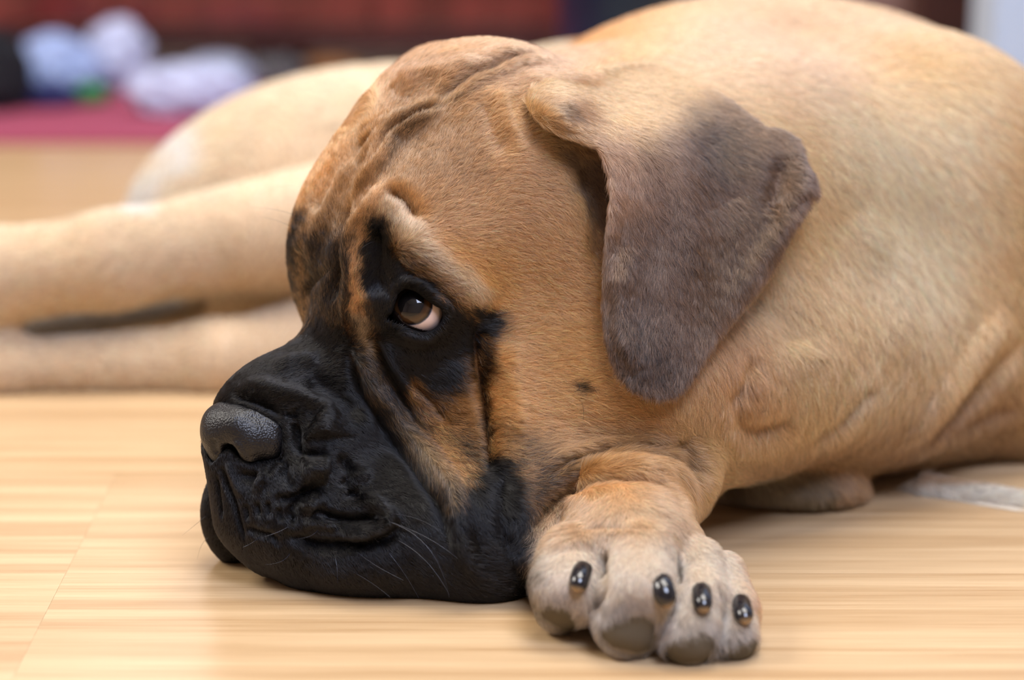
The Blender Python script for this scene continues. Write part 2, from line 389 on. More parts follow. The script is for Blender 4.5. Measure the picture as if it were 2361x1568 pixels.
# strokes: kind, width px, height px, [points], side
WRINKLES = [
 # forehead
 ('crease', 16, 18, [(1240,122),(1174,138),(1124,161),(1078,180),(1030,215),(1000,240)], .3),
 ('crease', 17, 34, [(1010,235),(986,253),(956,276),(925,302),(902,325),(883,360),(860,394),(830,429),(806,459)], -.5),
 ('groove', 24, 34, [(815,450),(795,500),(786,547),(775,605),(765,660),(760,720)], 0),
 ('ridge', 34, 20, [(850,350),(800,420),(760,500),(735,570),(725,650)], 0),
 ('crease', 14, 20, [(905,270),(880,290),(855,305),(830,318)], -.4),
 ('ridge', 15, 22, [(905,410),(870,445),(845,490),(820,532),(808,585),(812,650),(803,730),(815,790)], 0),
 ('groove', 15, 24, [(878,440),(917,452),(944,478),(965,520)], 0),
 ('ridge', 44, 27, [(908,488),(935,540),(985,590),(1040,640),(1095,685),(1140,725)], 0),
 ('groove', 30, 34, [(862,520),(868,580),(862,650),(866,700)], 0),
 ('groove', 16, 16, [(893,560),(930,612),(985,640),(1030,680),(1060,720)], 0),
 ('groove', 26, 9, [(1112,215),(1122,270),(1142,320),(1170,370)], 0),
 ('groove', 22, 8, [(1182,205),(1190,250),(1215,305),(1250,340)], 0),
 ('ridge', 24, 8, [(1148,200),(1158,260),(1180,320)], 0),
 ('ridge', 22, 10, [(980,200),(1060,160),(1140,125),(1200,105)], 0),
 ('crease', 14, 10, [(890,200),(960,175),(1030,165)], .5),
 ('ridge', 40, 12, [(1180,200),(1300,190),(1420,170)], 0),
 ('groove', 8, 26, [(1000,240),(986,253),(956,276),(925,302),(902,325),(883,360),(860,394),(830,429),(812,452)], 0),
 ('ridge', 26, 18, [(950,250),(900,290),(862,345),(830,390)], 0),
 ('groove', 34, 34, [(1330,350),(1365,420),(1385,520),(1390,640)], 0),
 ('ridge', 30, 20, [(905,225),(960,190),(1040,170),(1100,140)], 0),
 # far brow
 ('ridge', 34, 14, [(745,480),(715,540),(700,600)], 0),
 ('groove', 14, 8, [(700,690),(730,650),(765,620)], 0),
 # eyelids
 ('ridge', 8, 9, [(898,700),(909,668),(935,650),(963,658),(992,678),(1021,696),(1036,715),(1036,740)], 0),
 ('ridge', 9, 6, [(900,752),(929,766),(955,777),(985,780),(1012,768)], 0),
 ('groove', 9, 8, [(893,600),(885,640),(893,680),(903,700)], 0),
 ('groove', 12, 6, [(880,770),(920,800),(980,812),(1040,790)], 0),
 # folds below the eye
 ('ridge', 20, 22, [(812,760),(819,793),(844,844),(862,895),(893,933),(926,984),(965,1022),(1000,1061),(1030,1099),(1050,1137),(1062,1200),(1075,1270),(1110,1330),(1150,1350)], 0),
 ('groove', 16, 28, [(790,760),(805,831),(832,895),(868,945),(905,1010),(945,1065),(975,1115),(1002,1160),(1025,1230),(1035,1290)], 0),
 ('groove', 12, 24, [(845,765),(862,800),(886,845),(910,885),(932,925),(968,979)], 0),
 ('ridge', 11, 9, [(880,790),(898,826),(923,864),(951,902),(985,935),(1018,984)], 0),
 ('groove', 12, 18, [(935,870),(975,915),(1002,943),(1035,975)], 0),
 ('groove', 15, 30, [(1080,720),(1098,760),(1103,857),(1107,908),(1113,959),(1119,1010),(1120,1061),(1110,1110)], 0),
 ('ridge', 34, 14, [(1165,770),(1172,860),(1182,950),(1190,1030)], 0),
 ('ridge', 30, 10, [(1050,820),(1065,900),(1075,970)], 0),
 ('groove', 24, 14, [(1150,1060),(1150,1130),(1160,1220),(1190,1290)], 0),
 # throat
 ('groove', 12, 34, [(1222,1228),(1262,1178),(1310,1136),(1365,1108),(1430,1100),(1490,1106),(1535,1132),(1560,1180)], 0),
 ('crease', 16, 14, [(1240,1110),(1310,1065),(1400,1042),(1500,1035),(1590,1018)], .5),
 ('ridge', 28, 14, [(1290,1130),(1370,1085),(1460,1072),(1550,1092),(1600,1130)], 0),
 ('groove', 22, 14, [(1545,990),(1570,1040),(1605,1110)], 0),
 ('groove', 30, 18, [(1690,850),(1707,930),(1714,964),(1745,985),(1791,972),(1844,949)], 0),
 ('groove', 20, 16, [(1737,800),(1720,860),(1707,925)], 0),
 ('groove', 16, 18, [(1867,1006),(1940,960),(1997,899),(2036,865)], 0),
 ('groove', 20, 34, [(2120,1030),(2143,1014),(2189,968),(2246,910),(2304,842),(2375,760)], 0),
 ('ridge', 34, 24, [(2060,1040),(2130,960),(2190,880),(2260,790),(2340,700)], 0),
 ('groove', 18, 16, [(2170,1000),(2227,975),(2300,945),(2361,930)], 0),
 ('groove', 16, 14, [(2200,940),(2280,860),(2361,800)], 0),
 ('groove', 60, 24, [(1700,640),(1800,720),(1850,820)], 0),
 ('ridge', 70, 14, [(1950,480),(2050,600),(2080,720),(2030,840)], 0),
 # bridge and nose surround
 ('groove', 9, 12, [(525,905),(555,917),(583,925),(612,938),(640,952),(662,968)], 0),
 ('ridge', 22, 14, [(540,885),(590,890),(650,905),(700,920),(755,950),(782,990)], 0),
 ('ridge', 22, 10, [(620,850),(680,830),(740,830)], 0),
 ('groove', 22, 12, [(690,870),(750,890),(800,930),(825,980)], 0),
 ('groove', 13, 20, [(662,960),(682,985),(684,1020),(692,1040),(727,1046),(765,1036)], 0),
 ('groove', 10, 12, [(652,950),(668,955),(684,945)], 0),
 ('groove', 6, 8, [(680,935),(690,945)], 0),
 ('ridge', 38, 26, [(715,975),(740,990),(745,1010)], 0),
 ('ridge', 30, 24, [(690,1080),(725,1078),(760,1082)], 0),
 ('ridge', 26, 12, [(590,1108),(610,1112)], 0),
 ('groove', 12, 12, [(660,1055),(655,1090),(672,1120),(690,1130)], 0),
 ('groove', 12, 18, [(625,1142),(665,1150),(697,1136),(724,1120),(760,1105)], 0),
 ('groove', 11, 10, [(785,1040),(800,1090),(790,1130)], 0),
 ('ridge', 20, 10, [(600,1110),(635,1090),(650,1060)], 0),
 ('ridge', 18, 20, [(690,1165),(712,1160),(730,1178)], 0),
 ('groove', 10, 18, [(672,1150),(668,1185),(680,1205)], 0),
 ('groove', 11, 22, [(735,1165),(750,1185),(796,1193),(847,1191),(875,1182)], 0),
 ('groove', 14, 18, [(800,1125),(815,1133),(830,1128)], 0),
 ('ridge', 13, 18, [(815,1160),(850,1152),(887,1172),(902,1196),(880,1218),(825,1232),(770,1225)], 0),
 ('ridge', 12, 10, [(690,1205),(736,1204),(780,1212)], 0),
 ('groove', 12, 16, [(640,1230),(677,1240),(736,1252),(796,1251),(850,1240),(900,1222),(925,1195)], 0),
 ('ridge', 16, 9, [(780,1100),(820,1090),(850,1110)], 0),
 ('groove', 6, 9, [(590,1155),(597,1190)], 0), ('groove', 6, 9, [(614,1152),(621,1190)], 0),
 ('groove', 6, 10, [(640,1165),(648,1200)], 0), ('groove', 6, 9, [(664,1170),(672,1200)], 0),
 ('groove', 6, 7, [(565,1160),(572,1200)], 0),
 ('groove', 9, 8, [(560,1210),(590,1225),(625,1235),(645,1260)], 0),
 ('groove', 9, 10, [(540,1085),(575,1098),(612,1092),(640,1062),(655,1030)], 0),
 ('ridge', 60, 10, [(700,1300),(850,1320),(960,1310)], 0),
 ('groove', 7, 9, [(505,1060),(520,1110),(540,1160),(553,1210),(568,1260)], 0),
 ('ridge', 6, 6, [(520,1060),(540,1110),(562,1150)], 0),
 ('groove', 6, 7, [(497,1090),(505,1140),(512,1200)], 0),
 # paw
 ('groove', 11, 44, [(1394,1262),(1400,1310),(1392,1370),(1370,1420),(1355,1470)], 0),
 ('groove', 9, 34, [(1556,1268),(1563,1320),(1553,1400),(1530,1470),(1505,1520)], 0),
 ('groove', 9, 30, [(1655,1330),(1672,1390),(1668,1440),(1650,1500)], 0),
 ('ridge', 14, 6, [(1270,1270),(1330,1245),(1380,1250)], 0),
 ('groove', 6, 5, [(1300,1225),(1400,1212),(1500,1220)], 0),
]
# ------------------------------------------------------------------ ear, nose
EAR_OUT = [(1213,238),(1222,262),(1250,288),(1290,310),(1335,326),(1370,338),(1386,360),(1400,400),(1408,450),(1400,520),(1393,600),(1389,700),(1394,770),(1405,820),(1425,862),(1455,893),(1490,911),(1525,918),(1556,911),(1582,892),(1606,858),(1632,812),(1662,765),(1705,715),(1755,655),(1795,595),(1825,535),(1848,490),(1866,465),(1884,446),(1884,428),(1872,398),(1852,368),(1844,340),(1828,316),(1800,300),(1756,291),(1690,243),(1640,208),(1598,187),(1545,163),(1490,146),(1420,150),(1340,165),(1270,182),(1225,205)]
EAR_Z = [(1215,240,1.404),(1240,195,1.414),(1300,240,1.404),(1340,305,1.394),(1340,190,1.445),(1420,170,1.482),(1500,160,1.506),(1600,180,1.510),(1700,230,1.492),
 (1370,345,1.388),(1400,400,1.388),(1400,550,1.388),(1395,700,1.390),(1430,850,1.380),(1520,912,1.377),(1600,860,1.384),(1680,740,1.402),(1780,600,1.428),(1875,440,1.452),(1830,320,1.468),
 (1500,300,1.424),(1550,450,1.404),(1540,650,1.388),(1510,800,1.380),(1650,300,1.458),(1700,450,1.430),(1620,600,1.402)]
def rbf(pts):
    p = np.array(pts, float); n = len(p)
    x = p[:, :2] / 500
    d = np.hypot(*(x[:, None] - x[None]).transpose(2, 0, 1))
    K = d ** 2 * np.log(d + 1e-9) + np.eye(n) * .004
    Q = np.c_[np.ones(n), x]
    A = np.block([[K, Q], [Q.T, np.zeros((3, 3))]])
    w = np.linalg.solve(A, np.r_[p[:, 2], 0, 0, 0])
    def f(u, v):
        r = w[n] + w[n + 1] * u / 500 + w[n + 2] * v / 500
        for i in range(n):
            dd = np.hypot(u / 500 - x[i, 0], v / 500 - x[i, 1])
            r = r + w[i] * dd ** 2 * np.log(dd + 1e-9)
        return r
    return f

def build_ear(q=1.0):
    """a flap of skin about 5 mm thick, hung from the side of the skull; grid in columns, rows and depth"""
    us, vs, zs = axis(1190, 5 * q, 1905), axis(120, 5 * q, 940), axis(1.355, .0011 * q, 1.535)
    U, Vv = np.meshgrid(us, vs, indexing='ij')
    sd = poly_sd(U, Vv, EAR_OUT) * .00025
    zc = rbf(EAR_Z)(U, Vv)
    th = np.full(U.shape, .0024)
    for kind, w_, h_, pts, _ in EAR_FOLDS:
        if w_ < 16: continue
        pp = smooth_path(pts, 12); d2 = np.full(U.shape, 1e9); ti = np.zeros(U.shape)
        for i, p_ in enumerate(pp):
            q_ = (U - p_[0]) ** 2 + (Vv - p_[1]) ** 2
            ti = np.where(q_ < d2, i / (len(pp) - 1), ti); d2 = np.minimum(d2, q_)
        e_ = np.clip(np.minimum(ti, 1 - ti) / .25, 0, 1) * .8 + .2
        zc = zc + (1 if kind == 'groove' else -1) * h_ * .00030 * e_ * np.exp(-d2 / w_ ** 2)
    th += .0085 * np.exp(-(((U - 1290) / 70) ** 2 + ((Vv - 252) / 48) ** 2))       # cartilage at the root
    f = Field(us, vs, zs)
    a = np.maximum(sd + th, 0)[:, :, None]
    b = np.abs(zs[None, None] - zc[:, :, None])
    f.d = (np.sqrt(a ** 2 + b ** 2) - th[:, :, None]).astype(np.float32)
    V, F = f.mesh()
    return P_all(V[:, 0], V[:, 1], V[:, 2]), F

def P_all(px, py, z):
    return CAMP + z[:, None] * (FWD + ((px - 1180.5) / FPX)[:, None] * RGT + ((784.0 - py) / FPX)[:, None] * UPV)

EAR_FOLDS = [
 ('groove', 9, 10, [(1215,225),(1240,270),(1300,300),(1345,312)], 0),
 ('ridge', 22, 14, [(1235,225),(1270,262),(1320,290),(1368,315)], 0),
 ('ridge', 16, 8, [(1405,400),(1418,470),(1412,560)], 0),
 ('ridge', 32, 26, [(1440,560),(1430,680),(1440,780),(1475,850)], 0),
 ('groove', 60, 16, [(1600,280),(1640,340),(1660,420),(1700,520)], 0),
 ('ridge', 46, 20, [(1500,260),(1560,380),(1600,520),(1610,640)], 0),
 ('groove', 28, 22, [(1800,350),(1790,420),(1770,500)], 0),
 ('ridge', 28, 14, [(1830,350),(1850,410),(1830,470),(1790,540),(1730,630),(1680,700)], 0),
 ('groove', 14, 8, [(1875,448),(1840,465),(1810,500)], 0),
 ('ridge', 50, 10, [(1420,190),(1540,200),(1650,240)], 0),
]

def build_nose(q=1.0):
    c = H(555, 990, 4)
    f = Field(*[axis(c[i] - .042, .0006 * q, c[i] + .042) for i in range(3)])
    E, Cn = f.ell, f.cone
    for pr_ in NOSE_PRIMS:
        if pr_[0] == 'E': E(*pr_[1:])
        else: Cn(*pr_[1:])
    V, F = f.mesh()
    return V, F
NOSE_CUTS = [
 ('groove', 13, 40, [(528,1022),(530,1045),(540,1068),(556,1082),(580,1088),(606,1082),(628,1064)], 0),
 ('groove', 10, 44, [(530,1030),(536,1056),(552,1078),(580,1088)], 0),
 ('ridge', 9, 6, [(540,1012),(556,1040),(570,1058),(600,1058)], 0),
 ('ridge', 10, 6, [(560,944),(600,958),(640,985),(655,998)], 0),
 ('groove', 8, 6, [(490,1010),(500,1050)], 0),
]

# ------------------------------------------------------------------ coat: pigment, painted light and shade, lie of the hair
def srgb(r, g, b):
    return tuple(((c / 255 / 12.92) if c <= 10 else ((c / 255 + .055) / 1.055) ** 2.4) for c in (r, g, b))
TAN = srgb(240, 166, 98)
# polygon, softness px, colour, opacity, depth range
HEAD, REAR, ANY = (1.0, 1.60), (1.60, 3.0), (0.0, 9.0)
COAT = [
 ([(1500,-80),(2500,-80),(2500,1300),(1560,1300),(1560,900),(1640,700),(1700,500),(1500,200)], 120, srgb(234,186,130), 1, ANY),
 ([(-500,-80),(1300,-80),(1300,1200),(-500,1200)], 10, srgb(250,216,176), 1, REAR),
 ([(1650,-50),(2100,30),(1900,260),(1500,160)], 90, srgb(222,176,138), .7, ANY),
 ([(1900,240),(2270,240),(2300,520),(2150,740),(1950,620)], 120, srgb(250,216,172), .9, ANY),  # highlight on the shoulder, put into the coat as cream
 ([(1600,680),(1760,760),(1820,980),(1700,1000),(1600,920)], 70, srgb(206,144,90), .7, ANY),
 ([(1700,1060),(2361,880),(2361,1120),(1900,1200),(1760,1200)], 50, srgb(176,136,98), .8, ANY),  # shade below shoulder and upper arm, worked into a browner coat
 ([(1640,1085),(1900,1085),(1950,1200),(1640,1200)], 20, srgb(140,124,96), .9, (1.48, 1.8)),  # chest underside: coat darkened to stand for the shade there
 ([(2060,1105),(2361,1120),(2361,1300),(2100,1170)], 20, srgb(240,228,208), .9, ANY),
 ([(1100,560),(1400,560),(1400,1000),(1300,1060),(1130,900)], 100, srgb(242,172,104), .85, HEAD),
 ([(850,80),(1420,80),(1420,560),(1100,560),(850,500)], 80, srgb(228,170,114), .8, HEAD),
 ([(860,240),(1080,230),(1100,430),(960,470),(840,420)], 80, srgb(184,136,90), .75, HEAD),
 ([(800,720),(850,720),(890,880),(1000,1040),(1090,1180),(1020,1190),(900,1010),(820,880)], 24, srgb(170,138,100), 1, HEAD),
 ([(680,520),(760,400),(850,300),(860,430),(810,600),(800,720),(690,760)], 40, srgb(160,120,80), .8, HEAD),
 ([(880,140),(1200,80),(1380,100),(1300,200),(1050,170),(900,230)], 60, srgb(214,164,124), .8, HEAD),
 ([(880,470),(925,468),(965,530),(1015,580),(1080,630),(1130,672),(1110,700),(1060,685),(985,635),(925,580),(895,520)], 26, srgb(236,196,154), .85, HEAD),
 ([(1180,240),(1350,330),(1390,520),(1330,480),(1250,360)], 40, srgb(214,170,110), .6, HEAD),
 ([(1270,330),(1400,350),(1430,620),(1385,560),(1340,450)], 26, srgb(112,88,70), .95, HEAD),  # shadow gap under the ear's front edge, painted dark on the head
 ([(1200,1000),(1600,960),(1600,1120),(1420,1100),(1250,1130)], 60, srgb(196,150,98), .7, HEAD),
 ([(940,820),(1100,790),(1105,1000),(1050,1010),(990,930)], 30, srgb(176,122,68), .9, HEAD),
 # forepaw
 ([(1180,1200),(1300,1140),(1540,1120),(1600,1200),(1700,1260),(1800,1560),(1180,1560)], 50, srgb(222,180,138), .9, (1.0,1.42)),
 ([(1230,1260),(1700,1240),(1790,1600),(1180,1600)], 40, srgb(232,208,180), .9, (1.0,1.40)),
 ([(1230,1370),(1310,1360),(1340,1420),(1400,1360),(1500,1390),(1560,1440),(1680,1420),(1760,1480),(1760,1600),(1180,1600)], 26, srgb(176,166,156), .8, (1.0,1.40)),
 # pale tail, highlights on the thigh painted in as whiter fur
 ([(-100,750),(0,745),(250,690),(420,672),(430,715),(250,765),(0,795)], 10, srgb(242,238,230), 1, (1.80,3)),
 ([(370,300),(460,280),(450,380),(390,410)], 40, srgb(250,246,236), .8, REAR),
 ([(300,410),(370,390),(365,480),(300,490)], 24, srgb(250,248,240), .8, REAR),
]
# polygons of black pigment and painted furrow shade: softness, amount
MASK = [
 ([(420,1420),(420,860),(560,800),(690,740),(740,700),(790,740),(812,700),(806,620),(820,560),(850,500),(885,490),(915,545),(955,600),(1010,650),(1075,705),(1150,735),(1150,775),(1112,800),(1090,860),(1060,910),(1020,930),(1040,1000),(1100,1030),(1190,1040),(1215,1120),(1240,1190),(1235,1420)], 46, 1.0, HEAD),
 ([(680,560),(780,520),(812,640),(815,760),(690,790)], 46, .52, HEAD),
 ([(680,540),(822,545),(838,700),(838,810),(690,800)], 40, .90, HEAD),
 ([(700,470),(800,470),(810,580),(690,580)], 40, .30, HEAD),
 ([(940,970),(1130,960),(1150,1150),(1040,1190)], 50, .50, HEAD),
 ([(640,740),(650,560),(680,490),(708,500),(700,600),(706,700),(690,790)], 24, .95, HEAD),
 ([(890,480),(960,530),(1080,630),(1130,680),(1060,680),(960,600)], 30, .2, HEAD),
 ([(1080,700),(1150,725),(1160,760),(1115,790),(1085,760)], 16, 1.0, HEAD),
 ([(1095,780),(1128,780),(1135,1040),(1100,1040)], 16, .85, HEAD),
 ([(1125,960),(1250,1000),(1300,1100),(1240,1200),(1120,1100)], 50, .6, HEAD),
 ([(1200,1120),(1300,1060),(1360,1060),(1300,1140),(1220,1220)], 30, .45, HEAD),
 ([(900,250),(1000,240),(1180,130),(1200,120),(1000,270),(880,400)], 30, .45, HEAD),  # mostly crease shade along the forehead furrow, painted as darker hair
 ([(1400,1010),(1620,960),(1640,1060),(1600,1090)], 40, .25, HEAD),
 ([(850,430),(860,300),(960,240),(1150,250),(1130,420),(980,440)], 60, .22, HEAD),
 ([(1312,878),(1338,878),(1345,915),(1325,918)], 12, .9, HEAD),
 ([(845,512),(885,498),(918,560),(905,640),(838,640),(822,580)], 18, 1.0, HEAD),
 ([(870,600),(1000,640),(1060,760),(1000,820),(880,780)], 16, 1, HEAD),
]
UNMASK = [
 ([(806,540),(822,540),(834,700),(850,800),(834,810),(812,690)], 10, .55, HEAD),
  # tan hairs showing through the black along the folds
 ([(800,700),(845,700),(880,880),(960,1010),(1050,1110),(1070,1160),(1030,1160),(960,1060),(860,920),(815,800)], 22, .24, HEAD),
 ([(930,860),(960,880),(1050,990),(1000,1000),(930,900)], 20, .4, HEAD),
 ([(920,950),(1000,990),(1090,1080),(1060,1120),(980,1080)], 28, .38, HEAD),
 ([(1000,1000),(1100,1060),(1090,1120),(1030,1080)], 20, .25, HEAD),
]
# px, py, direction dx, dy, hair length mm, lift
FLOW = [
 (1100,430,.7,-.5,6,.4),(1000,350,.5,-.9,5,.5),(880,350,.3,-1,4.5,.5),(780,400,.1,-1,4.5,.55),(930,300,.5,-.8,4.5,.4),(830,440,.2,-1,4.5,.4),(720,560,.0,-1,6,.5),(720,680,.2,-.8,5,.4),
 (1200,300,.8,-.4,6,.4),(1100,160,1,-.3,8,.35),(950,180,.8,-.6,8,.4),(1300,120,1,-.1,9,.35),
 (1250,560,.8,.45,8,.32),(1330,680,.8,.4,8,.3),(1150,620,.9,.25,8,.35),(1050,560,.9,.1,8,.4),(1000,500,.7,-.4,7,.45),
 (920,510,.3,-.9,7,.6),(980,590,.7,.4,7,.5),(1080,680,.8,.6,7,.45),(1180,780,1,-.1,9,.28),(1300,820,1,.1,9,.28),(1250,950,1,.15,9,.3),
 (1350,500,.6,.7,8,.3),(1320,400,.5,.6,7,.35),(1250,400,.8,.2,7,.35),
 (1100,900,.9,.1,8,.35),(1000,880,.7,.5,7,.35),(880,900,.5,.8,6,.3),(960,1020,.6,.7,7,.3),(1050,1150,.4,.9,7,.25),(1150,1100,.9,.3,9,.35),
 (940,700,.2,-.5,2.2,.3),(880,700,.1,-1,3,.3),(1040,740,.7,.5,4,.35),(980,800,.3,.8,3.5,.3),
 (700,860,.8,-.4,3,.3),(600,880,.8,-.4,2.2,.3),(560,1120,.3,.9,1.8,.3),(700,1000,.7,.3,2.4,.35),(700,1150,.5,.8,2.4,.35),(850,1150,.8,.5,3,.3),
 (650,1300,.3,.9,3.2,.3),(850,1300,.5,.8,4,.28),(1000,1300,.8,.5,5.5,.25),(1150,1300,1,.3,7,.25),(500,1180,-.2,.9,2.4,.35),
 (1250,1080,.9,-.3,10,.35),(1400,1050,1,-.1,12,.35),(1500,1100,1,.3,13,.35),(1600,1080,.9,.5,14,.35),
 (1620,900,.2,1,13,.3),(1750,880,.2,1,14,.3),(1850,800,.3,.95,14,.3),(1700,700,.3,.95,13,.3),(1900,1020,.5,.9,16,.35),
 (1450,80,1,-.2,11,.25),(1700,80,1,.05,12,.22),(2000,120,.9,.3,12,.22),(2250,250,.7,.7,13,.22),(1800,250,.9,.3,12,.22),(2000,400,.7,.7,13,.22),
 (2150,550,.5,.85,14,.25),(2100,750,.1,1,15,.3),(2050,900,-.2,1,16,.35),(2300,900,.3,.9,12,.3),(2300,1150,.9,.4,10,.3),
 (1440,1150,.1,1,6,.3),(1300,1220,-.3,.9,7,.4),(1220,1260,-.6,.8,9,.6),(1600,1240,.5,.9,6,.35),(1330,1300,.0,1,3.5,.35),(1310,1380,.0,1,3.5,.35),(1480,1300,.0,1,3.5,.35),(1470,1390,.1,1,4,.35),
 (1390,1380,.2,1,10,.5),(1610,1330,.1,1,3.5,.35),(1560,1440,.2,1,10,.5),(1700,1380,.3,1,3.5,.35),(1650,1450,.3,.9,9,.5),
 (500,250,-.9,.5,12,.2),(350,420,-.6,.8,12,.25),(800,250,-1,.1,12,.2),(400,600,-1,.1,9,.2),(100,620,-1,.2,9,.2),(400,850,-1,.05,9,.2),
]
EAR_FLOW = [(1250,240,.7,-.3,6,.4),(1330,240,.8,-.4,7,.4),(1330,300,.6,.5,6,.4),(1400,180,1,-.1,9,.25),(1500,180,1,.1,9,.25),(1420,300,.6,.7,8,.28),(1440,420,.2,1,8,.25),
 (1520,280,.8,.6,9,.25),(1650,240,.9,.45,9,.25),(1550,450,.35,.95,8,.22),(1650,400,.6,.8,9,.22),(1760,330,.75,.65,8,.25),(1850,400,.6,.6,7,.3),(1800,480,.3,.9,8,.25),
 (1450,650,.0,1,8,.22),(1600,620,.2,1,8,.22),(1700,640,.1,1,8,.25),(1500,820,.05,1,8,.25),(1440,800,-.1,1,7,.25),(1600,800,.0,1,8,.25),(1520,900,.1,1,7,.3)]
EAR_COAT = [([(0,0),(3000,0),(3000,3000),(0,3000)], 5, srgb(138,104,80), 1, ANY),
 ([(1190,120),(1620,120),(1640,200),(1560,270),(1470,310),(1410,370),(1300,340),(1190,280)], 60, srgb(230,180,124), 1, ANY),
 ([(1330,300),(1440,300),(1480,460),(1410,520),(1370,360)], 40, srgb(186,142,110), .8, ANY),
 ([(1240,225),(1340,225),(1380,280),(1290,290)], 22, srgb(150,98,62), .7, ANY),
 ([(1600,560),(1760,420),(1800,560),(1700,690),(1620,760)], 60, srgb(120,90,60), .6, ANY),
 ([(1820,320),(1900,400),(1890,460),(1840,440)], 30, srgb(170,140,120), .7, ANY)]
EAR_MASK = [([(1560,230),(1900,300),(1880,480),(1640,840),(1560,930),(1400,930),(1380,560),(1450,520),(1560,400)], 80, .42, ANY),
 ([(1590,260),(1690,270),(1720,380),(1640,440),(1590,360)], 50, .40, ANY),
 ([(1270,240),(1320,240),(1340,275),(1290,280)], 12, .5, ANY),
 ([(1380,700),(1500,700),(1600,860),(1540,930),(1400,900)], 60, .35, ANY)]

def wnoise(V, s, seed=0):
    """cheap smooth noise from a few sine waves, about -1..1"""
    r = np.random.default_rng(seed); out = np.zeros(len(V))
    for i in range(7):
        k = r.normal(size=3); k /= np.linalg.norm(k)
        out += np.sin(V @ k * s * (1 + .35 * i) + r.uniform(0, 6.28))
    return out / 3.2

def pigment(V, N, coat, mask, unmask, base):
    pr = project(V)
    u = pr[:, 0] + 9 * wnoise(V, 160, 1) + 4 * wnoise(V, 500, 2)
    v = pr[:, 1] + 9 * wnoise(V, 160, 3) + 4 * wnoise(V, 500, 4)
    col = np.tile(np.array(base, float), (len(V), 1)); m = np.zeros(len(V))
    def wt(poly, soft, zr):
        w = np.zeros(len(V)); p = np.array(poly, float)
        k = np.where((pr[:, 2] >= zr[0]) & (pr[:, 2] <= zr[1]) & (u > p[:, 0].min() - soft) & (u < p[:, 0].max() + soft)
                     & (v > p[:, 1].min() - soft) & (v < p[:, 1].max() + soft))[0]
        t = np.clip(.5 - poly_sd(u[k], v[k], poly) / (2 * soft), 0, 1)
        w[k] = t * t * (3 - 2 * t); return w
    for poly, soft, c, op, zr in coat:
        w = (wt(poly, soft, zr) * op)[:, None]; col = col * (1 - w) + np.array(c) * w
    for poly, soft, am, zr in mask: m = np.maximum(m, wt(poly, soft, zr) * am) if am > .5 else 1 - (1 - m) * (1 - wt(poly, soft, zr) * am)
    for poly, soft, am, zr in unmask: m = m * (1 - wt(poly, soft, zr) * am)
    return col, m

def flow_field(V, guides):
    g = np.array(guides, float); pr = project(V)[:, :2].astype(np.float32)
    out = np.zeros((len(V), 4))
    for c0 in range(0, len(V), 50000):
        D = ((pr[c0:c0 + 50000, None] - g[None, :, :2]) ** 2).sum(2) + 30 ** 2
        W = D ** -1.8; W /= W.sum(1, keepdims=True)
        out[c0:c0 + 50000] = W @ g[:, 2:]
    d = out[:, :1] * RGT - out[:, 1:2] * UPV
    return d, out[:, 2] * .001, out[:, 3]
# ------------------------------------------------------------------ materials
def new_mat(name):
    m = bpy.data.materials.new(name); m.use_nodes = True; nt = m.node_tree
    return m, nt, nt.nodes, nt.links, nt.nodes['Principled BSDF']
def tag(o, label=None, cat=None, group=None, kind=None):
    if label: o['label'] = label
    if cat: o['category'] = cat
    if group: o['group'] = group
    if kind: o['kind'] = kind
    return o
def attr_mat(name, rough, spec=.3, dark=1.0):
    m, nt, nd, lk, b = new_mat(name)
    a = nd.new('ShaderNodeAttribute'); a.attribute_name = 'coat'
    lk.new(a.outputs['Color'], b.inputs['Base Color'])
    b.inputs['Roughness'].default_value = rough; b.inputs['Specular IOR Level'].default_value = spec
    return m
def fur_mat(name, rough=.28, srough=.35):
    m = bpy.data.materials.new(name); m.use_nodes = True; nt = m.node_tree; nt.nodes.clear()
    out = nt.nodes.new('ShaderNodeOutputMaterial'); h = nt.nodes.new('ShaderNodeBsdfHairPrincipled')
    h.parametrization = 'COLOR'
    a = nt.nodes.new('ShaderNodeAttribute'); a.attribute_name = 'tint'
    nt.links.new(a.outputs['Color'], h.inputs['Color'])
    h.inputs['Roughness'].default_value = rough; h.inputs['Radial Roughness'].default_value = srough
    h.inputs['IOR'].default_value = 1.6; bw = nt.nodes.new('ShaderNodeRGBToBW'); mr = nt.nodes.new('ShaderNodeMapRange')
    mr.inputs['From Min'].default_value = .012; mr.inputs['From Max'].default_value = .08; mr.inputs['To Min'].default_value = .18; mr.inputs['To Max'].default_value = .12
    nt.links.new(a.outputs['Color'], bw.inputs[0]); nt.links.new(bw.outputs[0], mr.inputs['Value']); nt.links.new(mr.outputs[0], h.inputs['Coat'])
    df = nt.nodes.new('ShaderNodeBsdfDiffuse'); mx = nt.nodes.new('ShaderNodeMixShader'); mx.inputs[0].default_value = .35
    nt.links.new(a.outputs['Color'], df.inputs['Color']); nt.links.new(h.outputs[0], mx.inputs[1]); nt.links.new(df.outputs[0], mx.inputs[2])
    nt.links.new(mx.outputs[0], out.inputs['Surface'])
    return m
skin_mat = attr_mat('coat_undercolour', .75, .15)
hair_mat = fur_mat('short_hair')

def set_color(me, name, col):
    a = me.attributes.new(name, 'FLOAT_COLOR', 'POINT')
    a.data.foreach_set('color', np.c_[col, np.ones(len(col))].astype(np.float32).ravel())

